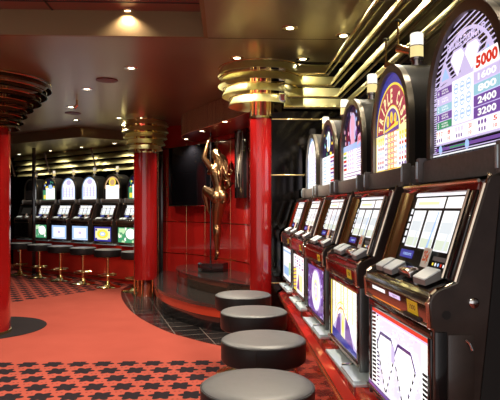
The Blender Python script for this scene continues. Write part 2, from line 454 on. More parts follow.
def make_machine(top, belly, lip, label, group, sticker=True, rich=True, on=True, sideplate=False):
    t = empty('slot_machine', label=label, cat='slot machine', group=group)
    hw = .2825
    # cabinet between the cheeks, set back a little, with openings left dark
    b = MB()
    inner = [(.006, .655), (.006, .99), (.0, .992), (-.004, 1.055), (.003, 1.07), (.012, 1.078), (.066, 1.10), (.143, 1.352), (.16, 1.365), (.43, 1.365), (.43, .655)]
    b.prism(inner, -hw+.012, hw-.012, BLK)
    b.build('cabinet', t)
    for sx in (-1, 1):
        b = MB(); b.prism([(0, .655), (0, .99), (-.007, .992), (-.012, 1.055), (-.004, 1.075), (.008, 1.085), (.058, 1.105), (.135, 1.352), (.145, 1.372), (.176, 1.375), (.150, 1.10), (.118, .80), (.095, .655)], sx*(hw-.014), sx*hw, CAB); s = b.build('side_panel', t)
        b2 = MB(); b2.prism([(.097, .655), (.120, .80), (.152, 1.10), (.178, 1.375), (.43, 1.375), (.43, .655)], sx*(hw-.014), sx*(hw-.004), BLKM); b2.build('rear_body', t)  # dark rear body, blackened to paint in the shadow behind the slanted edge
        m = s.modifiers.new('bevel', 'BEVEL'); m.width = .004; m.segments = 2; m.limit_method = 'ANGLE'
        # thin metal edging along the front profile
        e = MB(); e.tube([(sx*(hw-.007), y-.002, z) for y, z in PROF[1:9]], .0065, TRIM, 8); e.build('edging', s)
        if rich and sx == 1:
            k = MB(); MX = Matrix.Translation((hw, .10, 1.054)) @ Matrix.Rotation(PI/2, 4, 'Y')
            k.lathe([(0, 0), (.013, 0), (.013, .006), (.008, .009), (0, .009)], CHROME, 16, M=MX); k.build('lock', s)
            k = MB(); k.lathe([(0, 0), (.011, 0), (.011, .0015), (0, .0015)], BLKM, 16, M=Matrix.Translation((hw, .031, 1.024)) @ Matrix.Rotation(PI/2, 4, 'Y')); k.build('bolt_hole', s)
            k = MB(); k.tube([(hw, .078, .962), (hw+.012, .086, .956), (hw+.014, .090, .938)], .004, CHROME); k.build('latch_lever', s)
            k = MB(); k.box(hw, hw+.004, .034, .10, .655, .975, CAB if top == 'diamond' else STEELD, .001); k.box(hw, hw+.006, .0, .031, .655, .983, BLK if top == 'diamond' else STEELD, .002); k.build('lower_skirt', s)
    # belly
    b = MB(); z0, z1 = .70, .972
    for (x0, x1, a0, a1) in ((-hw+.014, hw-.014, z1-.012+.0, z1+.008), (-hw+.014, hw-.014, z0-.02, z0-.003), (-hw+.014, -BW-.002, z0-.003, z1-.01), (BW+.002, hw-.014, z0-.003, z1-.01)):
        b.box(x0, x1, -.004, .008, a0, a1, BLK if a0 != z1-.012 else lip, .002)
    b.build('belly_frame', t)
    b = MB(); b.tube([(-hw+.01, -.005, z0-.014), (hw-.01, -.005, z0-.014)], .006, TRIM, 6); b.build('belly_trim', t)
    art = belly_art(belly) if on else dark_art(BW, BH)
    build_art(art, 'belly_glass', t, Matrix.Translation((0, .001, z0)))
    # lip with sticker and slot
    b = MB(); b.prism([(-.010, .993), (-.016, 1.048), (-.008, 1.068), (.004, 1.074), (.01, .993)], -hw+.014, hw-.014, lip)
    lp = b.build('button_panel', t)
    b = MB(); b.tube([(-hw+.012, -.017, 1.050), (hw-.012, -.017, 1.050)], .004, TRIM, 6); b.tube([(-hw+.012, -.011, .995), (hw-.012, -.011, .995)], .004, TRIM, 6); b.build('panel_trim', lp)
    if sticker:
        ML = Matrix.Translation((0, -.0105, .993)) @ Matrix.Rotation(R(-6.2)*-1, 4, 'X')
        ar = Art([(-1, -1), (1, -1), (1, 1), (-1, 1)]); yl = mat('yellow_sticker', (.95, .72, .03), .4)
        ar.L = 6
        ar.rect(.130, .014, .208, .050, yl); ar.text('1000', .169, .0325, .045, .014, BLKI)
        build_art(ar, 'sticker', lp, ML)
        if top == 'diamond':
            ar = Art([(-1, -1), (1, -1), (1, 1), (-1, 1)]); ar.L = 6
            ar.poly([(-.22, .030), (.04, .030), (.055, .048), (-.22, .048)], BLKI)
            ar.rect(-.19, .034, -.06, .045, CW); ar.rect(-.02, .034, .075, .046, LIL); ar.text('SLOT', .03, .04, .04, .006, BLU)
            ar.rect(-.20, .004, .07, .008, ORA)
            build_art(ar, 'name_strip', lp, ML)
        b = MB(); b.box(.11, .22, -.019, -.004, .994, 1.006, BLKM, .003); b.build('coin_slot', lp)
    # deck buttons
    MD = Matrix.Translation((0, .008, 1.083)) @ Matrix.Rotation(math.atan2(.02, .05), 4, 'X')
    for x0, x1, y0 in ((-.228, -.160, .006), (-.142, -.062, .004), (.110, .195, .008)):
        b = MB(); b.prism([(y0-.004, .0), (y0, .014), (y0+.044, .021), (y0+.05, .021), (y0+.05, .0)], x0, x1, BTND, M=MD)
        q = b.build('button_block', t)
        b = MB(); b.prism([(y0-.001, .0145), (y0+.001, .0175), (y0+.044, .0245), (y0+.050, .0245), (y0+.050, .0205), (y0+.044, .0205)], x0+.001, x1-.001, BTN, M=MD); b.build('button_cap', q)
    b = MB(); b.box(-.03, .07, .012, .045, 0, .022, CHROME, .004, M=MD); b.box(-.02, .06, .010, .014, .006, .014, BLKM, 0, M=MD); b.build('bill_acceptor', t)
    # reel face
    build_art(reel_art(3) if on else dark_art2(), 'reel_glass', t, slantM(.004))
    b = MB()
    MS = slantM(0)
    b.box(-hw+.014, hw-.014, -.014, .004, .238, .262, MAROON if rich else BLK, .003, M=MS)
    b.box(.225, hw-.014, -.012, .004, 0, .24, BLK, .003, M=MS)
    rf = b.build('reel_frame', t)
    b = MB(); b.tube([MS @ Vector((-hw+.014, -.016, .262)), MS @ Vector((hw-.014, -.016, .262))], .005, TRIM, 6)
    b.tube([MS @ Vector((.225, -.014, .0)), MS @ Vector((.225, -.014, .24))], .004, TRIM, 6)
    b.build('frame_trim', rf)
    b = MB()     # curved mirror-bright pillar on the left of the reels
    pr = [(-.268, 0), (-.262, -.018), (-.245, -.026), (-.22, -.022), (-.195, -.008), (-.186, .0)]
    b.prism(pr, 0, .24, BRASS if rich else BLK, axis='z', M=MS, smooth=True); b.build('pillar', rf)
    # price sign
    ar = Art([(-1, -1), (1, -1), (1, 1), (-1, 1)])
    ar.rect(-.024, 0, .024, .056, WHITEP); ar.text('25¢', 0, .029, .038, .038, mat('orange_print', (.9, .16, .02), .5), bold=.04)
    ps = build_art(ar, 'price_sign', t, slantM(.016) @ Matrix.Translation((.085, 0, .014)))
    b = MB(); b.box(-.024, .024, .0002, .003, 0, .056, WHITEP, 0, M=slantM(.016) @ Matrix.Translation((.085, 0, .014))); b.build('sign_back', ps)
    # neck and latches
    b = MB(); b.box(-hw+.006, hw-.006, .185, .42, 1.376, 1.452, NECK, .004); nk = b.build('neck', t)
    for sx in (-1, 1):
        b = MB(); b.box(sx*.272-.012, sx*.272+.012, .168, .20, 1.378, 1.462, NECK, .004)
        b.box(sx*.272-.006, sx*.272+.006, .163, .170, 1.39, 1.45, STEEL, .002); b.build('latch', nk)
    # arched topper
    OW = .262
    outer = arch_pts(OW, .185, 28)
    b = MB(); M1 = Matrix.Translation((0, 0, 1.455))
    b.prism([(x, z) for x, z in outer], .215, .46, TOPB, axis='y', M=M1, smooth=True)
    tp = b.build('topper', t)
    b = MB(); inn = arch_pts(HW, .185, 28, b=.0)
    def ring(ptsO, ptsI, y0, y1, m):
        n = len(ptsO)
        vs = [(x, y0, z) for x, z in ptsO]+[(x, y0, z) for x, z in ptsI]+[(x, y1, z) for x, z in ptsO]+[(x, y1, z) for x, z in ptsI]
        fs = []
        for i in range(1, n):
            j = (i+1) % n
            fs += [(i, j, n+j, n+i), (2*n+i, 3*n+i, 3*n+j, 2*n+j), (i, 2*n+i, 2*n+j, j), (n+i, n+j, 3*n+j, 3*n+i)]
        b.add(vs, fs, m, True, M1)
    outer2 = arch_pts(OW+.002, .185, 28)
    ring(outer2, inn, .198, .222, RIM)
    b.build('topper_rim', tp)
    build_art(top_art(top) if on else dark_art3(), 'top_glass', tp, Matrix.Translation((0, .2135, 1.455)))
    # candle
    b = MB(); c = (0, .325, 1.896)
    b.lathe([(0, 0), (.030, 0), (.030, .012), (.022, .014), (.022, .034), (.030, .036), (.030, .046), (0, .046)], CHROME, 20, c); cd = b.build('candle', t)
    b = MB(); b.lathe([(0, .046), (.028, .046), (.028, .094), (0, .094)], lit((1, .80, .35), 1.0 if rich else .35) if on else WHITEP, 20, c); b.build('candle_lens', cd)
    b = MB(); b.lathe([(0, .097), (.028, .097), (.028, .147), (.024, .152), (0, .152)], lit((1, .93, .80), 1.25 if rich else .4) if on else WHITEP, 20, c); b.build('candle_lens', cd)
    b = MB(); b.lathe([(0, .0935), (.0292, .0935), (.0292, .0975), (0, .0975)], CHROME, 20, c); b.build('candle_ring', cd)
    # steel coin tray under the belly
    b = MB()
    b.prism([(-.125, -.052), (.385, -.052), (.392, -.045), (.392, .30), (-.12, .30), (-.12, -.030)], .640, .654, STEEL, axis='z')
    tr = b.build('coin_tray', t); m = tr.modifiers.new('bevel', 'BEVEL'); m.width = .003; m.segments = 2
    b = MB(); b.prism([(.175, .654), (.195, .666), (.385, .662), (.388, .654)], -.05, .10, STEEL, axis='y'); b.tube([(.18, -.045, .666), (.18, .03, .668)], .006, CHROME); b.lathe([(0, 0), (.012, 0), (.012, .016), (0, .016)], CHROME, 12, (.18, .03, .664)); b.build('tray_ridge', tr)
    return t
def dark_art(w, h):
    a = Art([(-w, 0), (w, 0), (w, h), (-w, h)]); a.rect(-w, 0, w, h, BLK); return a
def dark_art2():
    a = Art([(-.185, 0), (.225, 0), (.225, .245), (-.185, .245)]); a.rect(-.185, 0, .225, .245, BLK); a.rect(-.14, .07, .2, .2, GREY); return a
def dark_art3():
    a = Art(arch_pts()); a.rect(-.3, 0, .3, .5, BLK); a.rect(-.2, .02, .2, .2, GREY); return a

ROWG = 'lit slot machines in the near right hand row'
FARG = 'slot machines in the far left row'
row1 = [('diamond', 'diamond', DARKLIP, 'large nearest slot machine with two white diamonds and a red 5000 on its arched top'),
        ('cash', 'cash', MAROON, 'slot machine with blue and yellow TRIPLE CASH arched top, second nearest on the right'),
        ('lady', 'oval', MAROON, 'slot machine with white oval seal on purple belly glass, in the right row'),
        ('jester', 'mosaic', MAROON, 'slot machine with yellow and white mosaic belly glass in the right row'),
        ('blue', 'pale', MAROON, 'slot machine with pale blue belly glass beside the black mirror wall')]
X0 = .4915; PITCH = .761
for i, (tp, be, lp, lab) in enumerate(row1):
    m = make_machine(tp, be, lp, lab, ROWG)
    dr = R(2.2 if i == 0 else 1.4); m.location = (X0+math.sin(dr)*.2825, 1.675+i*PITCH, 0); m.rotation_euler = (0, 0, -PI/2+dr)

# far row frame (viewpoint frame: origin k0, direction d, front normal n)
D2 = Vector((-.777, .629)); N2 = Vector((-.629, -.777)); K0 = Vector((-2.085, 9.676)); P2 = .682
def row2(t, off, h=0.0):
    """t metres along the far row from its first machine, off metres in front of the belly glass"""
    p = K0+D2*t+N2*off; return W(p.x, p.y, h)
nW = W(N2.x, N2.y)-W(0, 0); ROT2 = math.atan2(nW.x, -nW.y)
row2d = [('green', 'green', 'slot machine with green belly glass half behind the brass based red column', True),
         ('seal', 'yellow', 'far slot machine with yellow and blue belly glass and gold seal on its top', True),
         ('blue', 'blue', 'far slot machine with blue lit belly glass, left of the yellow one', True),
         ('blue', 'blue', 'far slot machine with blue belly glass, next to the green one at the row end', True),
         ('green', 'green', 'far slot machine with green and white belly glass and narrow white top, left end', True),
         ('green', 'green', 'unlit black slot machine at the far left end of the row', False)]
for i, (tp, be, lab, on) in enumerate(row2d):
    m = make_machine(tp, be, BLK if not on else DARKLIP, lab, FARG, rich=False, on=on, sticker=False)
    m.location = row2(i*P2, 0); m.rotation_euler = (0, 0, ROT2)

# ------------------------------------------------------------------ red bases under the machines
b = MB()
def plinth(name, label, L0, L1, loc, rz):
    t = empty(name, loc, rz, label, 'machine base')
    q = MB(); q.prism([(.03, .0), (.03, .47), (-.035, .50), (-.035, .54), (.0, .56), (.0, .638), (.50, .638), (.50, 0)], L0, L1, REDB)
    o = q.build('base_body', t)
    q = MB(); q.tube([(L0, -.038, .52), (L1, -.038, .52)], .006, BRASS); q.tube([(L0, .024, .06), (L1, .024, .06)], .008, BRASS); q.build('brass_rail', t)
    return t, o
t, o = plinth('machine_base', 'long glossy red base cabinet under the right row of slot machines', -3.36, .32, (X0, 1.675, 0), -PI/2)
for i in range(5):
    for dx in (-.12, .17):
        q = MB(); q.box(-i*PITCH+dx-.10, -i*PITCH+dx+.10, -.004, .004, .567, .63, MAROON, .002); q.build('recess_panel', t)
pp = row2(0, 0)
t, o = plinth('machine_base', 'glossy red base cabinet under the far row of slot machines', -3.8, .34, (pp.x, pp.y, 0), ROT2)
o_ = MB(); o_.box(-3.62, -3.54, .022, .031, .38, .46, WHITEP, .003); so = o_.build('wall_socket', t)

# ------------------------------------------------------------------ stools
def make_stool():
    t = empty('stool')
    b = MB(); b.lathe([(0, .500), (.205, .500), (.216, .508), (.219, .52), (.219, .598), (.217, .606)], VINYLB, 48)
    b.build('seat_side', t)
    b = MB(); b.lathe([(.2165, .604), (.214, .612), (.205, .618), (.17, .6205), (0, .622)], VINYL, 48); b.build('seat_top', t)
    b = MB(); b.tube([(.2175*math.cos(a), .2175*math.sin(a), .606) for a in [2*PI*i/48 for i in range(48)]], .003, VINYLB, 6, closed=True); 
    b.tube([(-.2195*math.cos(R(60)), -.2195*math.sin(R(60)), .51), (-.2195*math.cos(R(60)), -.2195*math.sin(R(60)), .60)], .0018, VINYLB, 5); b.build('piping', t)
    b = MB(); b.lathe([(0, .485), (.07, .485), (.07, .499), (0, .499)], BRASS, 24); b.build('seat_plate', t)
    b = MB(); b.lathe([(.024, .04), (.024, .485)], BRASS, 20); b.build('pole', t)
    b = MB(); b.lathe([(0, 0), (.205, 0), (.21, .006), (.20, .014), (.12, .028), (.06, .05), (.04, .085), (.032, .10), (0, .10)], BRASS, 40); b.build('base', t)
    b = MB(); b.lathe([(.0, .19), (.034, .19), (.034, .215), (0, .215)], BRASS, 20)
    b.tube([(.15*math.cos(a), .15*math.sin(a), .20) for a in [2*PI*i/32 for i in range(32)]], .010, BRASS, 8, closed=True)
    for k in range(3):
        a = 2*PI*k/3+.5; b.tube([(.03*math.cos(a), .03*math.sin(a), .20), (.15*math.cos(a), .15*math.sin(a), .20)], .007, BRASS, 6)
    b.build('foot_ring', t)
    return t
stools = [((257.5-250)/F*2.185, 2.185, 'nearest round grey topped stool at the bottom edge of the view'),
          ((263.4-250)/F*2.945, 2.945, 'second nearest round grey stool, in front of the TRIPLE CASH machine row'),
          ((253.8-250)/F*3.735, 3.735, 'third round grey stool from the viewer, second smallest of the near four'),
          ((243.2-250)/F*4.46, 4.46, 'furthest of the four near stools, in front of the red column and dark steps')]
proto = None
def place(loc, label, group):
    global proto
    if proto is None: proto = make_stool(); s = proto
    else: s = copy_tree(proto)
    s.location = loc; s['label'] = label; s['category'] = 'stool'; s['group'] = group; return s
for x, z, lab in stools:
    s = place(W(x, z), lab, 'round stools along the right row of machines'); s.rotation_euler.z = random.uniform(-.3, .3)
labs = ['far round stool mostly hidden behind the brass based red column', 'far round stool in front of the yellow lit machine',
        'far round stool in front of the blue lit machine left of the yellow one', 'far round stool in front of the second blue machine from the right',
        'far round stool in front of the green machine at the left', 'far round stool beside the left column, in front of the unlit machine']
for k in range(6):
    s = place(row2((k-1)*P2-.057, .44), labs[k], 'round stools along the far row of machines'); s.rotation_euler.z = random.uniform(-3, 3)

# ------------------------------------------------------------------ floor
def carpet_material():
    m = bpy.data.materials.new('red_carpet'); m.use_nodes = True; nt = m.node_tree; b = nt.nodes['Principled BSDF']
    b.inputs['Roughness'].default_value = .9; b.inputs['Specular IOR Level'].default_value = .05
    N = nt.nodes.new; L = nt.links.new
    def math_(op, a, b_=None, c=None):
        n = N('ShaderNodeMath'); n.operation = op
        for i, v in enumerate((a, b_, c)):
            if v is None: continue
            if isinstance(v, (int, float)): n.inputs[i].default_value = v
            else: L(v, n.inputs[i])
        return n.outputs[0]
    g = N('ShaderNodeNewGeometry'); sp = N('ShaderNodeSeparateXYZ'); L(g.outputs['Position'], sp.inputs[0])
    X, Y = sp.outputs[0], sp.outputs[1]
    S = .205
    v = math_('DIVIDE', math_('SUBTRACT', Y, 4.34-.205*.5+.02), S); row = math_('FLOOR', v); fv = math_('SUBTRACT', math_('SUBTRACT', v, row), .5)
    u = math_('DIVIDE', math_('ADD', math_('ADD', X, 1.46+.1), math_('MULTIPLY', row, .092)), S)
    fu = math_('SUBTRACT', math_('FRACT', u), .5)
    r = math_('SQRT', math_('ADD', math_('MULTIPLY', fu, fu), math_('MULTIPLY', fv, fv)))
    th = math_('ARCTAN2', fv, fu)
    lim = math_('ADD', math_('MULTIPLY', math_('POWER', math_('ABSOLUTE', math_('COSINE', math_('MULTIPLY', th, 3.0))), 1.6), .155), .295)
    star = math_('LESS_THAN', r, lim)
    # little dots between the stars
    d2 = math_('ADD', math_('ABSOLUTE', math_('SUBTRACT', math_('ABSOLUTE', fu), .42)), math_('ABSOLUTE', math_('SUBTRACT', math_('ABSOLUTE', fv), .40)))
    dot = math_('LESS_THAN', d2, .05)
    pat = math_('MAXIMUM', star, math_('MULTIPLY', dot, .6))
    near = math_('LESS_THAN', Y, ZN)
    # far zone: beyond a slanting line, bounded right
    fa, fb, fc = FAR
    far = math_('GREATER_THAN', math_('ADD', math_('ADD', math_('MULTIPLY', X, fa), math_('MULTIPLY', Y, fb)), fc), 0)
    mask = math_('MULTIPLY', pat, math_('MINIMUM', 1, math_('ADD', near, far)))
    nz = N('ShaderNodeTexNoise'); nz.inputs['Scale'].default_value = 3.5; nz.inputs['Detail'].default_value = 8; L(g.outputs['Position'], nz.inputs['Vector'])
    mx0 = N('ShaderNodeMix'); mx0.data_type = 'RGBA'; L(nz.outputs[0], mx0.inputs[0])
    mx0.inputs[6].default_value = (.31, .060, .042, 1); mx0.inputs[7].default_value = (.38, .080, .056, 1)
    mx = N('ShaderNodeMix'); mx.data_type = 'RGBA'; L(mask, mx.inputs[0]); L(mx0.outputs[2], mx.inputs[6]); mx.inputs[7].default_value = (.020, .014, .018, 1)
    L(mx.outputs[2], b.inputs['Base Color'])
    n2 = N('ShaderNodeTexNoise'); n2.inputs['Scale'].default_value = 260; L(g.outputs['Position'], n2.inputs['Vector'])
    bp = N('ShaderNodeBump'); bp.inputs['Strength'].default_value = .25; bp.inputs['Distance'].default_value = .004; L(n2.outputs[0], bp.inputs['Height']); L(bp.outputs[0], b.inputs['Normal'])
    return m
ZN = (G(100, 361.5)).y
pA = G(8, 303); pB = G(112, 288)
dx, dy = pB.x-pA.x, pB.y-pA.y; FAR = (-dy, dx, dy*pA.x-dx*pA.y)
b = MB(); b.box(-9, 3, -3.5, 14, -.1, 0, carpet_material()); struct(b.build('floor'))

def polyslab(pts, z0, z1, m, name, parent=None):
    q = MB(); q.prism([(p[0], p[1]) for p in pts], z0, z1, m, axis='z'); return q.build(name, parent)
def smooth_curve(P, n=8):
    out = []
    for i in range(len(P)-1):
        p0 = P[max(i-1, 0)]; p1 = P[i]; p2 = P[i+1]; p3 = P[min(i+2, len(P)-1)]
        for k in range(n):
            t = k/n
            out.append(tuple(.5*((2*p1[j])+(-p0[j]+p2[j])*t+(2*p0[j]-5*p1[j]+4*p2[j]-p3[j])*t*t+(-p0[j]+3*p1[j]-3*p2[j]+p3[j])*t**3) for j in range(2)))
    out.append(tuple(P[-1][:2])); return out
def tile_material():
    m = bpy.data.materials.new('granite_tiles'); m.use_nodes = True; nt = m.node_tree; b = nt.nodes['Principled BSDF']
    b.inputs['Roughness'].default_value = .12
    g = nt.nodes.new('ShaderNodeNewGeometry'); mp = nt.nodes.new('ShaderNodeMapping'); mp.inputs['Rotation'].default_value = (0, 0, R(-14))
    br = nt.nodes.new('ShaderNodeTexBrick'); br.inputs['Scale'].default_value = 1
    br.inputs['Color1'].default_value = (.028, .024, .024, 1); br.inputs['Color2'].default_value = (.016, .014, .015, 1)
    br.inputs['Mortar'].default_value = (.20, .16, .145, 1); br.inputs['Mortar Size'].default_value = .005; br.inputs['Brick Width'].default_value = .30; br.inputs['Row Height'].default_value = .22
    br.offset = 0
    nt.links.new(g.outputs['Position'], mp.inputs[0]); nt.links.new(mp.outputs[0], br.inputs[0]); nt.links.new(br.outputs[0], b.inputs['Base Color'])
    return m
TILE = tile_material()
edge = [G(134, 283.5), G(126, 287), G(121.5, 291), G(121.5, 297), G(125, 304), G(132, 312), G(145, 321), G(167, 331.5), G(190, 338.5), G(212, 344), G(240, 349), G(275, 352)]
ec = smooth_curve([(p.x, p.y) for p in edge], 6)
back = [W(.6, 4.95), W(.2, 6), W(.1, 9.2), W(-1.7, 9.4)]
struct(polyslab(ec+[(p.x, p.y) for p in back], 0.0005, .004, TILE, 'floor_granite'))
# dark carpet disc round the left column
cL = W(-2.86, 6.12)
q = MB(); q.lathe([(0, 0), (.64, 0), (.64, .003), (0, .003)], mat('dark_carpet', (.020, .016, .018), .9, spec=.1, noise=.2, nscale=20), 48, (cL.x, cL.y, .0005)); struct(q.build('trim_1'))

# ------------------------------------------------------------------ stepped platform
low = [G(154.2, 298), G(153.6, 302), G(155.5, 308), G(164, 315.5), G(186, 324.5), G(206, 330), G(232, 334), G(262, 336)]
lowc = smooth_curve([(p.x, p.y) for p in low], 6)
closeL = [(W(.15, 5.7).x, W(.15, 5.7).y), (W(.15, 6.5).x, W(.15, 6.5).y), (at(249, 7.4).x+.1, at(249, 7.4).y), (W(-.4, 9.0).x, W(-.4, 9.0).y), (W(-1.40, 9.25).x, W(-1.40, 9.25).y)]
t = empty('stage_platform', W(-.5, 7.6), 0, 'low curved dark granite platform with red band, carrying the bronze statue step', 'platform')
org = W(-.5, 7.6)
def rel(pts): return [(p[0]-org.x, p[1]-org.y) for p in pts]
def inset(c, d):   # shrink towards the platform's centre
    return [(p[0]-(p[0])/max(.01, math.hypot(*p))*d, p[1]-p[1]/max(.01, math.hypot(*p))*d) for p in c]
lc = rel(lowc); cl = rel(closeL)
polyslab(inset(lc, .03)+cl, 0.005, .15, BLK, 'lower_riser', t)
polyslab(inset(lc, .02)+cl, .15, .245, mat('orange_red_band', (.55, .05, .02), .25, coat=.5), 'red_band', t)
polyslab(lc+cl, .245, .28, GRAN, 'granite_top', t)
up = [G(177.5, 277, .28), G(177, 281, .28), G(184, 284.5, .28), G(200, 290, .28), G(222, 295, .28), G(248, 299, .28), G(262, 301, .28)]
upc = rel(smooth_curve([(p.x, p.y) for p in up], 6))
# the riser leans on the wall side
clu = rel([(W(.14, 6.6).x, W(.14, 6.6).y), (at(249, 7.4).x+.08, at(249, 7.4).y), (W(-.4, 8.5).x, W(-.4, 8.5).y), (W(-.95, 8.62).x, W(-.95, 8.62).y)])
polyslab(upc+clu, .281, .42, mat('polished_brown_stone', (.05, .030, .022), .08, coat=.8, noise=.6, nscale=30), 'upper_riser', t)
polyslab(inset(upc, -.012)+clu, .42, .44, GRAN, 'upper_top', t)

# ------------------------------------------------------------------ walls
alc = [at(162, 9.25), at(172, 9.1), at(190, 8.85), at(205, 8.55), at(215, 8.3), at(226, 8.0), at(237, 7.7), at(249, 7.35), at(262, 6.7), W(.17, 6.0), W(.17, 5.16)]
ap = smooth_curve([(p.x, p.y) for p in alc], 5)
q = MB(); q.sweep(ap, [(0, 0), (.08, 0), (.08, 2.6), (0, 2.6)], 0.0, REDW, side=1); struct(q.build('wall_alcove'))
q = MB()
for z in (.57, 1.07, 1.62): 
    q.sweep(ap, [(-.004, 0), (.002, 0), (.002, .008), (-.004, .008)], z, BRASS, side=1)
q.sweep(ap, [(-.003, 0), (.002, 0), (.002, .012), (-.003, .012)], 2.235, BLK, side=1)
for k in range(3, len(ap)-4, 6): q.tube([(ap[k][0], ap[k][1], .28), (ap[k][0], ap[k][1], 2.3)], .0015, BRASS, 6)
struct(q.build('trim_2'))
# black post with brass edge left of the alcove
p = at(160.5, 9.15)
q = MB(); q.box(-.045, .045, -.04, .04, 0, 2.6, BLK, .004, M=Matrix.Translation(p)); q.tube([(p.x-.03, p.y-.045, 0), (p.x-.03, p.y-.045, 2.6)], .006, BRASS); struct(q.build('trim_3'))
p0 = at(160, 9.2); p1 = row2(-.75, -.6)
q = MB(); q.sweep([(p0.x, p0.y), (p1.x, p1.y)], [(0, 0), (.06, 0), (.06, 2.6), (0, 2.6)], 0, BLK); struct(q.build('wall_side'))

# dark mirror wall at the end of the right row and wall behind the row
q = MB(); q.box(.24, 1.6, 5.09, 5.16, 0, 2.6, MIRR); struct(q.build('wall_back'))
q = MB()
for z in (1.29+89*5.09/570, 1.29+33*5.09/570, .62): q.box(.26, 1.5, 5.078, 5.0895, z-.006, z+.006, BRASS, .002)
struct(q.build('trim_4'))
q = MB(); q.box(1.30, 1.42, -3.4, 5.088, 0, 2.598, BLK); struct(q.build('wall_right'))

# far row wall
a0 = row2(-.75, -.55); a1 = row2(6.4, -.55)
q = MB(); q.sweep([(a0.x, a0.y), (a1.x, a1.y)], [(0, 0), (.08, 0), (.08, 2.44), (0, 2.44)], 0.0, MIRR, side=-1); o = q.build('wall_far'); struct(o)
e0 = row2(6.4, -.55); e1 = W(-9.5, 13.0)
q = MB(); q.box(-9, -8.9, -3.4, 13.9, 0, 2.6, BLKM); struct(q.build('wall_left'))
q = MB(); q.box(-8.9, 3, 13.8, 13.9, 0, 2.6, BLKM); struct(q.build('wall_rear'))
# black panel beside the unlit machine
pp = at(19, 10.6)
t = empty('display_cabinet', at(-8, 11.6), ROT2, 'tall black cabinet standing left of the far machine row', 'cabinet')
q = MB(); q.box(-.6, .12, 0, .3, 0, 2.05, BLKM, .01); q.build('body', t)
q = MB(); q.lathe([(.10, 0), (.11, .006), (.10, .012), (.09, .006), (.10, 0)], mat('dim_ring', (.1, .04, .04), .4), 24, M=Matrix.Translation((0, -.012, 1.35)) @ Matrix.Rotation(PI/2, 4, 'X')); q.build('ring', t)
t = empty('post', at(34, 10.9), 0, 'thin black vertical post behind the far stools', 'post')
q = MB(); q.box(-.03, .03, -.03, .03, 0, 2.44, BLK, .004); q.build('shaft', t)
q = MB(); q.box(-.05, .05, -.05, .05, .0, .02, BLK, .004); q.build('foot', t)

# ------------------------------------------------------------------ ceiling
H = 2.6; XC = -.146; YC = 4.40
q = MB(); q.box(-9, 3, YC, 13.9, H, H+.06, CEIL); q.box(XC, 3, -3.4, YC, H, H+.06, CEIL)
for x in (.55,): pass
struct(q.build('ceiling'))
q = MB(); q.box(XC, .86, YC-.003, YC+.003, H-.002, H+.001, BLKM); struct(q.build('trim_5'))
q = MB(); q.box(-9, XC, -3.4, YC, 2.79, 2.85, CEILR); struct(q.build('ceiling_red'))
q = MB(); q.box(-9, XC, YC-.03, YC, H-.002, 2.79, FASC); q.box(XC-.03, XC, -3.4, YC, H-.002, 2.79, FASC); struct(q.build('trim_6'))
q = MB()
s0 = at(77, 4.35*1.0, 0); 
for x in (-1.32, -2.7): q.box(x-.006, x+.006, -3.4, YC-.03, 2.785, 2.791, BLKM)
q.box(-9, XC-.03, 4.18, 4.19, 2.785, 2.791, BLKM)
struct(q.build('trim_7'))
# lower bronze soffit over the far row
s = [row2(.25, .75), row2(-.1, -.6), row2(6.4, -.6), row2(6.4, 1.5)]
struct(polyslab([(p.x, p.y) for p in s], 2.44, 2.599, CEILD, 'ceiling_soffit'))
# curved drop over the alcove
drop = [W(-.55, 9.35), W(-.93, 8.7), W(-.99, 8.2), W(-.85, 7.75), W(-.60, 7.3), W(-.25, 6.6), W(.0, 6.05), W(.17, 5.7)]
dc = smooth_curve([(p.x, p.y) for p in drop], 6)
dcl = [(p.x, p.y) for p in (W(.16, 6.5), W(.16, 9.3))]
q = MB(); q.prism(dc+dcl, 2.315, 2.599, CEILR, axis='z'); struct(q.build('ceiling_alcove'))
q = MB(); q.sweep(dc, [(0, 0), (.012, 0), (.012, .286), (0, .286)], 2.312, FASC2, side=1); struct(q.build('trim_8'))

# ------------------------------------------------------------------ downlights
def spot(loc, power, size=R(135), col=(1, .88, .69), blend=.6, parent=None):
    l = bpy.data.lights.new('downlight_lamp', 'SPOT'); l.energy = power; l.color = col; l.spot_size = size; l.spot_blend = blend; l.shadow_soft_size = .03
    o = bpy.data.objects.new('downlight_lamp', l); C.objects.link(o); o.location = loc
    if parent: o.parent = parent; o.location = (0, 0, -.02)
    return o
DL = None
def downlight(p, label, power, r=.045, group='recessed ceiling downlights'):
    global DL
    if DL is None:
        DL = empty('downlight')
        b = MB(); b.lathe([(.027, -.001), (.045, -.006), (.060, -.004), (.062, 0), (.027, 0)], TRIM, 24); b.build('trim_ring', DL)
        b = MB(); b.lathe([(0, -.003), (.027, -.003), (.027, -.0005), (0, -.0005)], LAMP, 20); b.build('lens', DL)
        t = DL
    else: t = copy_tree(DL)
    t.location = p; tag(t, label, 'downlight', group)
    return t
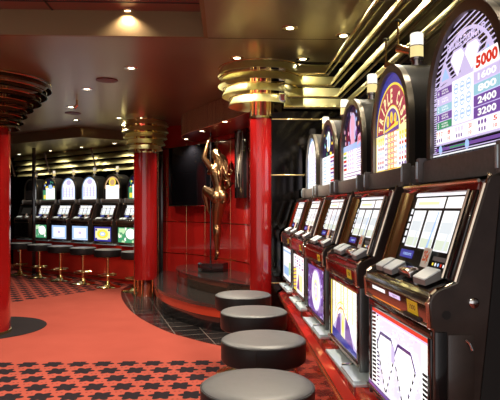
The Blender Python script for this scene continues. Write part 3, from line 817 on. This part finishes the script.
lamps = [(131, 68, H, 'ceiling downlight in the middle of the bronze ceiling, between two flat round discs', 26),
         (87, 89, H, 'ceiling downlight left of centre beside the larger round disc', 26),
         (71, 107, H, 'ceiling downlight just above the smaller round disc', 26),
         (76, 120, H, 'small far ceiling downlight below the smaller round disc', 20),
         (290, 28, H, 'ceiling downlight at upper right, the largest on the bronze ceiling', 50),
         (237, 58, H, 'bright ceiling downlight above the ringed top of the near red column', 50),
         (303, 59, H, 'bright ceiling downlight over the gold slats right of the near red column', 16),
         (119, 118, H, 'downlight left of the two above the middle column rings', 22),
         (141, 118, H, 'downlight right of the two above the middle column rings', 22),
         (128, 11.5, 2.79, 'downlight in the red recessed ceiling near its bronze edge', 150),
         (202, 131, 2.315, 'left small downlight in the red alcove ceiling', 28),
         (225, 121.5, 2.315, 'right small downlight in the red alcove ceiling', 38),
         (186, 139, 2.315, 'small dim downlight at the left tip of the red alcove ceiling', 12)]
spots = []
for px, py, h, lab, pw in lamps:
    p = G(px, py, h); p.z = h
    d = downlight(p, lab, pw); spots.append((p, pw))
for k, (tt, lab) in enumerate([(.55, 'rightmost downlight over the far machine row slats'), (1.55, 'middle downlight over the far machine row slats'), (2.6, 'left downlight over the far machine row slats'), (3.8, 'leftmost downlight over the far machine row slats')]):
    p = row2(tt, -.16, 2.44); downlight(p, lab, 14); spots.append((p, 14))
# the lamps over the gold slats above the near row
for k, y in enumerate((1.1, 1.9, 2.7, 3.5, 4.3)):
    p = Vector((.885, y, H)); downlight(p, 'downlight hidden by the slats above the right machines, %s' % ['nearest the viewer', 'second nearest', 'middle one', 'second furthest', 'furthest'][k], 14); spots.append((p, 9)); spots.append((Vector((.945, y+.35, 2.50)), 5))  # second spot is a bare added lamp without lens, to light the next slat
# further lamps of the same room, behind the viewpoint
for x, y in ((-1.6, 1.0), (-3.2, 2.6), (-4.6, 5.4), (-1.2, -1.4), (.1, -.6), (-1.9, 2.9), (-3.4, .2)):
    h = 2.79 if x < XC and y < YC else H
    p = Vector((x, y, h)); downlight(p, 'recessed downlight in the ceiling above and behind the viewer', 60); spots.append((p, 34 if y < 2 else 60))
SPOTK = 1.45
for p, pw in spots:
    spot((p.x, p.y, p.z-.03), pw*SPOTK if 'SPOTK' in globals() else pw)
bpy.data.objects  # plain lights at the lenses, plus the added bare ones between the slats

for px, py, r, lab in ((107, 80, .11, 'larger flat round disc on the bronze ceiling'), (73, 113, .11, 'smaller looking flat round disc further along the bronze ceiling')):
    p = G(px, py, H); b = MB(); b.lathe([(0, -.012), (r*.6, -.012), (r, -.008), (r, -.001), (0, -.001)], mat('disc_red_bronze', (.15, .035, .02), .5), 32, (0, 0, 0))
    o = b.build('ceiling_vent'); o.location = (p.x, p.y, H); tag(o, lab, 'vent')  # flat round ceiling vent
p = G(77, 100, H); t = empty('ceiling_sensor', (p.x, p.y, H), 0, 'small brass fitting hanging from the ceiling between the downlights', 'ceiling fitting')
b = MB(); b.tube([(0, 0, 0), (0, 0, -.07)], .012, BRASS); b.build('stem', t)
b = MB(); b.tube([(0, 0, -.06), (-.03, -.01, -.10)], .02, TRIM, 10); b.build('head', t)

# ------------------------------------------------------------------ gold slats
def slat_prof(h, bul=.022, th=.006):
    n = 6; o = []
    for i in range(n+1):
        s_ = i/n; o.append((bul*math.sin(PI*(.25+.75*s_)) , -h*s_))
    inner = [(x-th, z) for x, z in reversed(o)]
    return o+inner
def ring_prof(h, th=.006):
    o = [(-.030, 0), (-.022, -.2*h), (-.010, -.5*h), (.004, -.8*h), (.010, -h)]
    return o+[(x-th, z) for x, z in reversed(o)]
def column(loc, r, rads, zs, hh, zshaft, zbase, label, tubes=8, RM=None):
    RM = RM or GOLD
    t = empty('column', loc, 0, label, 'column')
    b = MB(); b.lathe([(r, zbase), (r, zshaft)], RED, 48); b.build('shaft', t)
    if zbase > .1:
        b = MB(); b.lathe([(r*.78, 0), (r*.62, .06), (r*.6, zbase-.02), (r*1.02, zbase)], mat('orange_cone', (.26, .045, .02), .25, coat=.5), 32); b.build('base', t)
        for k in range(6):
            a = 2*PI*k/6+.35; b = MB(); b.tube([(r*.92*math.cos(a), r*.92*math.sin(a), 0), (r*.92*math.cos(a), r*.92*math.sin(a), zbase)], .014, BRASS); b.build('base_rod', t)
    else:
        b = MB(); b.lathe([(r+.012, 0), (r+.012, .03), (r, .034)], BRASS, 48); b.build('base', t)
    b = MB(); b.lathe([(r*1.03, zshaft-.01), (r*1.03, zshaft+.01), (r*.7, zshaft+.012)], BRASS, 40); b.build('collar', t)
    b = MB(); b.lathe([(r*.55, zshaft), (r*.55, H-.001)], CEILR, 24); b.build('core', t)
    for k in range(tubes):
        a = 2*PI*k/tubes+.2; b = MB(); b.tube([(r*.85*math.cos(a), r*.85*math.sin(a), zshaft), (r*.85*math.cos(a), r*.85*math.sin(a), H-.001)], .016 if r < .12 else .022, BRASS, 10); b.build('tube', t)
    for rr, zz in zip(rads, zs):
        path = [(rr*math.cos(2*PI*k/48), rr*math.sin(2*PI*k/48)) for k in range(48)]
        b = MB(); b.sweep(path, ring_prof(hh), zz, RM, closed=True, side=-1); ro = b.build('capital_ring', t)
        b = MB(); b.tube([(rr*math.cos(2*PI*k/48), rr*math.sin(2*PI*k/48), zz) for k in range(48)], .004, BRASS, 6, closed=True); b.build('ring_edge', ro)
    return t
column(W(.095, 5.07), .098, [.375, .375, .335, .28], [2.52, 2.43, 2.34, 2.255], .068, 2.09, 0.0, 'slender glossy red column with gold ringed top, at the edge of the black mirror wall', 6)
column(W((145.5-250)/F*8.37, 8.37), .169, [.33, .33, .31, .28, .24], [2.55, 2.46, 2.37, 2.28, 2.20], .065, 2.10, .25, 'glossy red column with gold ringed top and brass rod foot, left of the statue')
column(W(-2.76, 5.90), .26, [.665, .62, .56, .48, .42, .38, .34], [2.585, 2.515, 2.445, 2.375, 2.305, 2.235, 2.17], .055, 2.12, 0.0, 'thick red column with dark ringed top at the left edge', RM=mat('smoked_bronze', (.20, .17, .10), .22, metal=.9))

def bracket(t, p, zs, rz):
    for z in zs:
        b = MB(); M_ = Matrix.Translation(p) @ Matrix.Rotation(rz, 4, 'Z')
        b.box(-.028, .028, -.045, -.02, z-.038, z+.038, CHROME, .004, M=M_); b.box(-.018, .018, -.05, -.044, z-.028, z+.028, MAROON, .003, M=M_); b.build('bracket', t)
t = empty('slat_cove', (0, 0, 0), 0, 'stepped gold slats running over the black mirror wall and above the right machine row', 'ceiling slats')
zt = [2.525, 2.435, 2.345, 2.26]; xc = [.845, .905, .97, 1.035]
for i in range(4):
    b = MB(); b.sweep([(.50-.03*i*0, 4.86+.045*i), (xc[i], 4.86+.045*i), (xc[i], -2.5)], ring_prof(.084), zt[i], GOLD, side=-1); sl = b.build('slat', t)
    b = MB(); b.sweep([(.50, 4.86+.045*i), (xc[i], 4.86+.045*i), (xc[i], -2.5)], [(.008, -.086), (.013, -.086), (.013, -.080), (.008, -.080)], zt[i], BRASS, side=-1); b.build('slat_edge', sl)
    b = MB(); b.sweep([(.50, 4.89+.045*i), (xc[i]+.03, 4.89+.045*i), (xc[i]+.03, -2.5)], [(0, 0), (.01, 0), (.01, .012), (0, .012)], zt[i]-.092, CEILD, side=-1); b.build('slat_rail', sl)
bracket(t, Vector((.47, 4.87, 0)), [2.50, 2.41, 2.32, 2.23], 0)
# spots' track fitting above the near machines
for k, (px, Z, z) in enumerate(((398, 3.0, 2.16), (386, 3.2, 2.12))):
    p = at(px, Z, z); t = empty('track_spotlight', (p.x, p.y, z), R(30), ['brass track spotlight hanging beside the gold slats, right one', 'brass track spotlight hanging beside the gold slats, left one'][k], 'spotlight')
    b = MB(); b.tube([(0, 0, -.03), (.02, -.07, -.06)], .022, BRASS, 14); b.build('head', t)
    b = MB(); b.tube([(0, 0, -.02), (0, 0, .12)], .005, BRASS); b.build('arm', t)
    b = MB(); b.box(-.015, .015, -.012, .012, .11, .122, BLKM, .004); b.build('mount', t)

t = empty('slat_cove', (0, 0, 0), 0, 'four gold slats on the wall over the far machine row', 'ceiling slats')
for i in range(4):
    o_ = -.36-.03*i
    a0 = row2(-.62, o_); a1 = row2(4.4, o_)
    b = MB(); b.sweep([(a0.x, a0.y), (a1.x, a1.y)], ring_prof(.085), 2.42-i*.115, GOLD, side=1); b.build('slat', t)
    b = MB(); b.sweep([(a0.x, a0.y), (a1.x, a1.y)], [(.02, -.004), (.026, -.004), (.026, .004), (.02, .004)], 2.42-i*.115, BRASS, side=1); b.build('slat_edge', t)
for tt in (.0, 1.4, 3.0, 4.4):
    p = row2(tt, -.27); b = MB(); b.tube([(p.x, p.y, 2.43), (row2(tt, -.39).x, row2(tt, -.39).y, 2.0)], .018, RIM, 8); b.build('bracket', t)
t = empty('slat_cove', (0, 0, 0), 0, 'short group of dim gold slats at the far left beside the thick column', 'ceiling slats')
for i in range(4):
    a0 = row2(4.9, -.3-.03*i); a1 = row2(6.3, -.3-.03*i)
    b = MB(); b.sweep([(a0.x, a0.y), (a1.x, a1.y)], ring_prof(.085), 2.42-i*.12, GOLD, side=1); b.build('slat', t)

# ------------------------------------------------------------------ alcove screen and relief
def wallpanel(pa, pb, z0, z1, off, name, m, fr=None):
    d = (pb-pa); L_ = Vector((d.x, d.y)).length; an = math.atan2(d.y, d.x)
    t = empty(name, (pa.x, pa.y, 0), an)
    b = MB(); b.box(0, L_, -off-.03, -off, z0, z1, m, .004); b.build('panel', t)
    return t, L_
pa = at(171, 9.02); pb = at(214.5, 8.22)
t, L_ = wallpanel(pa, pb, 1.33, 2.235, .0, 'wall_screen', mat('screen_glass', (.005, .005, .007), .07, spec=.4))
tag(t, 'large black glossy screen on the red wall behind the statue', 'screen')
b = MB(); b.box(0, L_, -.04, -.028, 1.318, 1.332, TRIM, .002); b.box(-.012, 0, -.04, 0, 1.32, 2.235, BLK, .002); b.build('frame', t)
pa = at(236.5, 7.62); pb = at(248.5, 7.27)
t, L_ = wallpanel(pa, pb, 1.42, 2.36, .0, 'relief_panel', BLK)
tag(t, 'narrow tall black panel with a bronze relief of flowing hair, right of the statue', 'wall art')
b = MB()
for k in range(9):
    x0 = .06+.025*k; pts = [(x0+.035*math.sin(k*.9+j*.55), -.036-.006*math.sin(j*.7+k), 2.28-.09*j) for j in range(9 if k % 2 else 7)]
    b.tube(pts, .009, RIM, 6, rs=[.004+.004*math.sin(PI*j/(len(pts)-1)) for j in range(len(pts))])
b.build('relief', t)

# ------------------------------------------------------------------ statue
SC = 74.0; ZS = 7.7
so = W((213-250)/F*ZS, ZS, .441)
t = empty('statue', so, -A, 'bronze statue of a nude long haired dancer with raised arm, holding a pole', 'statue')
b = MB(); b.lathe([(.20, 0), (.205, .01), (.205, .10), (.195, .115), (0, .115)], BLK, 8, (0.0, 0, 0), smooth=False); b.build('pedestal', t)
def sp(px, py, d=0.0):
    return Vector(((px-213)/SC, d, (208-py)/SC+CAMH-.441))
def caps(bm, pts, rs, n=12):
    for i in range(len(pts)-1):
        p, q = Vector(pts[i]), Vector(pts[i+1]); L = (q-p).length; k = max(2, int(L/.008))
        for j in range(k+1):
            f = j/k; r = (rs[i]*(1-f)+rs[i+1]*f)*(1.18 if rs[i] > .012 else 1.0)
            bmesh.ops.create_icosphere(bm, subdivisions=2, radius=r, matrix=Matrix.Translation(p.lerp(q, f)))
def ell(bm, c, rx, ry, rz, rot=None):
    M_ = Matrix.Translation(c) @ (rot or Matrix.Identity(4)) @ Matrix.Diagonal((rx, ry, rz, 1))
    bmesh.ops.create_icosphere(bm, subdivisions=3, radius=1, matrix=M_)
def remesh(bm, name, m, vox, parent, sm=4):
    me = bpy.data.meshes.new(name); bm.to_mesh(me); bm.free(); o = bpy.data.objects.new(name, me); C.objects.link(o)
    r = o.modifiers.new('r', 'REMESH'); r.mode = 'VOXEL'; r.voxel_size = vox; r.use_smooth_shade = True
    s_ = o.modifiers.new('s', 'SMOOTH'); s_.iterations = sm; s_.factor = .5
    dg = bpy.context.evaluated_depsgraph_get(); me2 = bpy.data.meshes.new_from_object(o.evaluated_get(dg))
    bpy.data.objects.remove(o); bpy.data.meshes.remove(me)
    me2.materials.clear(); me2.materials.append(m)
    for p_ in me2.polygons: p_.use_smooth = True
    o = bpy.data.objects.new(name, me2); C.objects.link(o); o.parent = parent; return o
fx = Vector((-.5, .86, 0))   # where the dancer faces: away and to the left
bm = bmesh.new()
hip = sp(219.5, 197, .0); waist = sp(219, 186.5, .0); rib = sp(217, 176, .02); chest = sp(217, 170, .03); neck = sp(216.5, 164, .03)
ell(bm, hip+Vector((.0, 0, 0)), .105, .085, .10); ell(bm, hip+Vector((.050, -.055, -.005)), .082, .080, .092); ell(bm, hip+Vector((-.035, -.05, -.01)), .070, .07, .082)
caps(bm, [hip, waist, rib], [.088, .062, .078]); ell(bm, chest, .105, .072, .095)
ell(bm, chest+Vector((-.10, .05, -.03)), .043, .043, .043); ell(bm, chest+Vector((-.02, .10, -.03)), .043, .043, .043)
caps(bm, [chest, neck, sp(216.3, 159, .03)], [.05, .032, .03])
hd = sp(215.8, 154.5, .035); ell(bm, hd, .058, .068, .078); ell(bm, hd+Vector((-.02, .035, -.025)), .040, .045, .05)   # skull and jaw
ell(bm, hd+Vector((-.045, .07, -.005)), .009, .014, .012); ell(bm, hd+Vector((-.035, .06, -.035)), .016, .012, .008)     # nose, lips
# raised arm, hand round the pole
pole = Vector(((210.3-213)/SC, .06, 0))
shl = sp(211.3, 168, .04); elb = sp(203.6, 158, .03); wr = sp(206.8, 145, .05); hnd = sp(208.2, 141, .055)
caps(bm, [chest+Vector((-.03, 0, .03)), shl, elb, wr, hnd], [.05, .043, .029, .020, .022])
for k in range(4):
    z_ = hnd.z+.004+k*.011; y0 = hnd.y
    caps(bm, [(hnd.x, y0, z_-.012), (hnd.x+.022, y0-.028, z_+.005), (pole.x+.020, pole.y-.018, z_+.018), (pole.x+.024, pole.y+.008, z_+.02-.004*k)], [.0085, .0085, .008, .007])
caps(bm, [hnd, (hnd.x+.004, hnd.y+.03, hnd.z+.015), (pole.x, pole.y+.028, hnd.z+.03)], [.010, .009, .008])
# other arm: elbow out, hand to the hip
shr = sp(223.5, 170.5, .01); elr = sp(229.5, 185, -.03); wrr = sp(224.5, 190.5, .04)
caps(bm, [chest+Vector((.04, 0, .0)), shr, elr, wrr, sp(222.5, 192, .07)], [.05, .042, .028, .021, .02])
for k in range(4): caps(bm, [sp(222.5, 191+k*.8, .07), sp(220.8, 192.2+k*1.0, .085), sp(219.5, 193.5+k*1.0, .08)], [.009, .008, .007])
caps(bm, [sp(224, 191, .05), sp(223, 193.5, .03)], [.009, .008])
# standing leg
ell(bm, sp(217.6, 232, -.03), .046, .045, .085); ell(bm, sp(219.5, 172, -.025), .05, .03, .06); ell(bm, sp(214, 171.5, -.02), .05, .03, .06); ell(bm, sp(218.5, 206, .0), .085, .08, .12)
knee = sp(216.5, 225, .02); ank = sp(217, 251, .0)
caps(bm, [hip+Vector((.012, -.01, -.02)), sp(218, 210, .0), knee, sp(217.3, 234, -.012), ank], [.088, .074, .049, .050, .025])
caps(bm, [ank, sp(217.6, 254, -.02)], [.025, .024]); caps(bm, [ank, sp(216.2, 257.5, .03), sp(215, 259.3, .075)], [.024, .022, .016])
for k in range(4): caps(bm, [sp(215, 259.6, .07)+Vector((-.015+.012*k, 0, 0)), sp(214.6, 260, .10)+Vector((-.015+.012*k, -.006*k, 0))], [.009, .007])
# raised leg, knee forward, shin down along the pole
k2 = sp(205.2, 189.5, .14); a2 = sp(207.2, 208.5, .12)
caps(bm, [hip+Vector((-.035, .0, .0)), k2, sp(205.0, 196, .13), a2], [.082, .050, .045, .024])
caps(bm, [a2, sp(208.8, 211.5, .13), sp(209.3, 214, .15)], [.023, .020, .012])
remesh(bm, 'body', BRONZE, .0075, t, 3)
bm = bmesh.new()   # hair
ell(bm, hd+Vector((.008, -.012, .016)), .064, .064, .072)
for k in range(17):
    s_ = (k % 9)/8; lay = -.03 if k > 8 else 0
    r0 = hd+Vector((.012+.02*math.cos(k*2.4), -.035+.012*math.sin(k*1.7), .045-.05*s_*.6))
    e = sp(220.5+10.5*s_, 184.5-11.5*s_, -.06+lay); pts = []
    for j in range(9):
        f = j/8; out = math.sin(PI*min(1, f*1.15))*(.030+.03*s_)
        p_ = r0.lerp(e, f)+Vector((out*.4+.011*math.sin(f*9+k*1.3)*(f+.15), -.035*math.sin(PI*f)+lay*f+.010*math.cos(f*8+k), out*.6))
        pts.append(p_)
    caps(bm, pts, [.019, .019, .018, .017, .016, .014, .012, .009, .004])
caps(bm, [sp(228, 175, -.06), sp(231, 174.5, -.06), sp(232.6, 171.5, -.05), sp(230.8, 169.5, -.05), sp(229.8, 171, -.05)], [.013, .012, .010, .008, .005])
caps(bm, [sp(225, 181, -.07), sp(228, 181, -.07), sp(229, 178.5, -.07)], [.011, .010, .005])
remesh(bm, 'hair', BRONZE, .0055, t, 1)
b = MB(); b.tube([(pole.x, pole.y, .115), (pole.x, pole.y, 2.20-.441+.14)], .011, BLK, 14); b.build('pole', t)

# ------------------------------------------------------------------ light, world, camera
w = bpy.data.worlds.new('World'); bpy.context.scene.world = w; w.use_nodes = True
w.node_tree.nodes['Background'].inputs[0].default_value = (.95, .90, .90, 1); w.node_tree.nodes['Background'].inputs[1].default_value = .58
cam = bpy.data.cameras.new('Camera'); co = bpy.data.objects.new('Camera', cam); C.objects.link(co)
co.location = (0, 0, CAMH); co.rotation_euler = (R(90), 0, -A); cam.sensor_width = 36; cam.lens = 36*F/500; cam.shift_y = 8/500; cam.clip_start = .05
sc = bpy.context.scene; sc.camera = co
sc.view_settings.view_transform = 'Standard'; sc.view_settings.look = 'None'; sc.view_settings.gamma = 1
sc.view_settings.exposure = 0.9
sc.cycles.max_bounces = 8; sc.cycles.glossy_bounces = 5; sc.cycles.caustics_reflective = False; sc.cycles.sample_clamp_indirect = 4
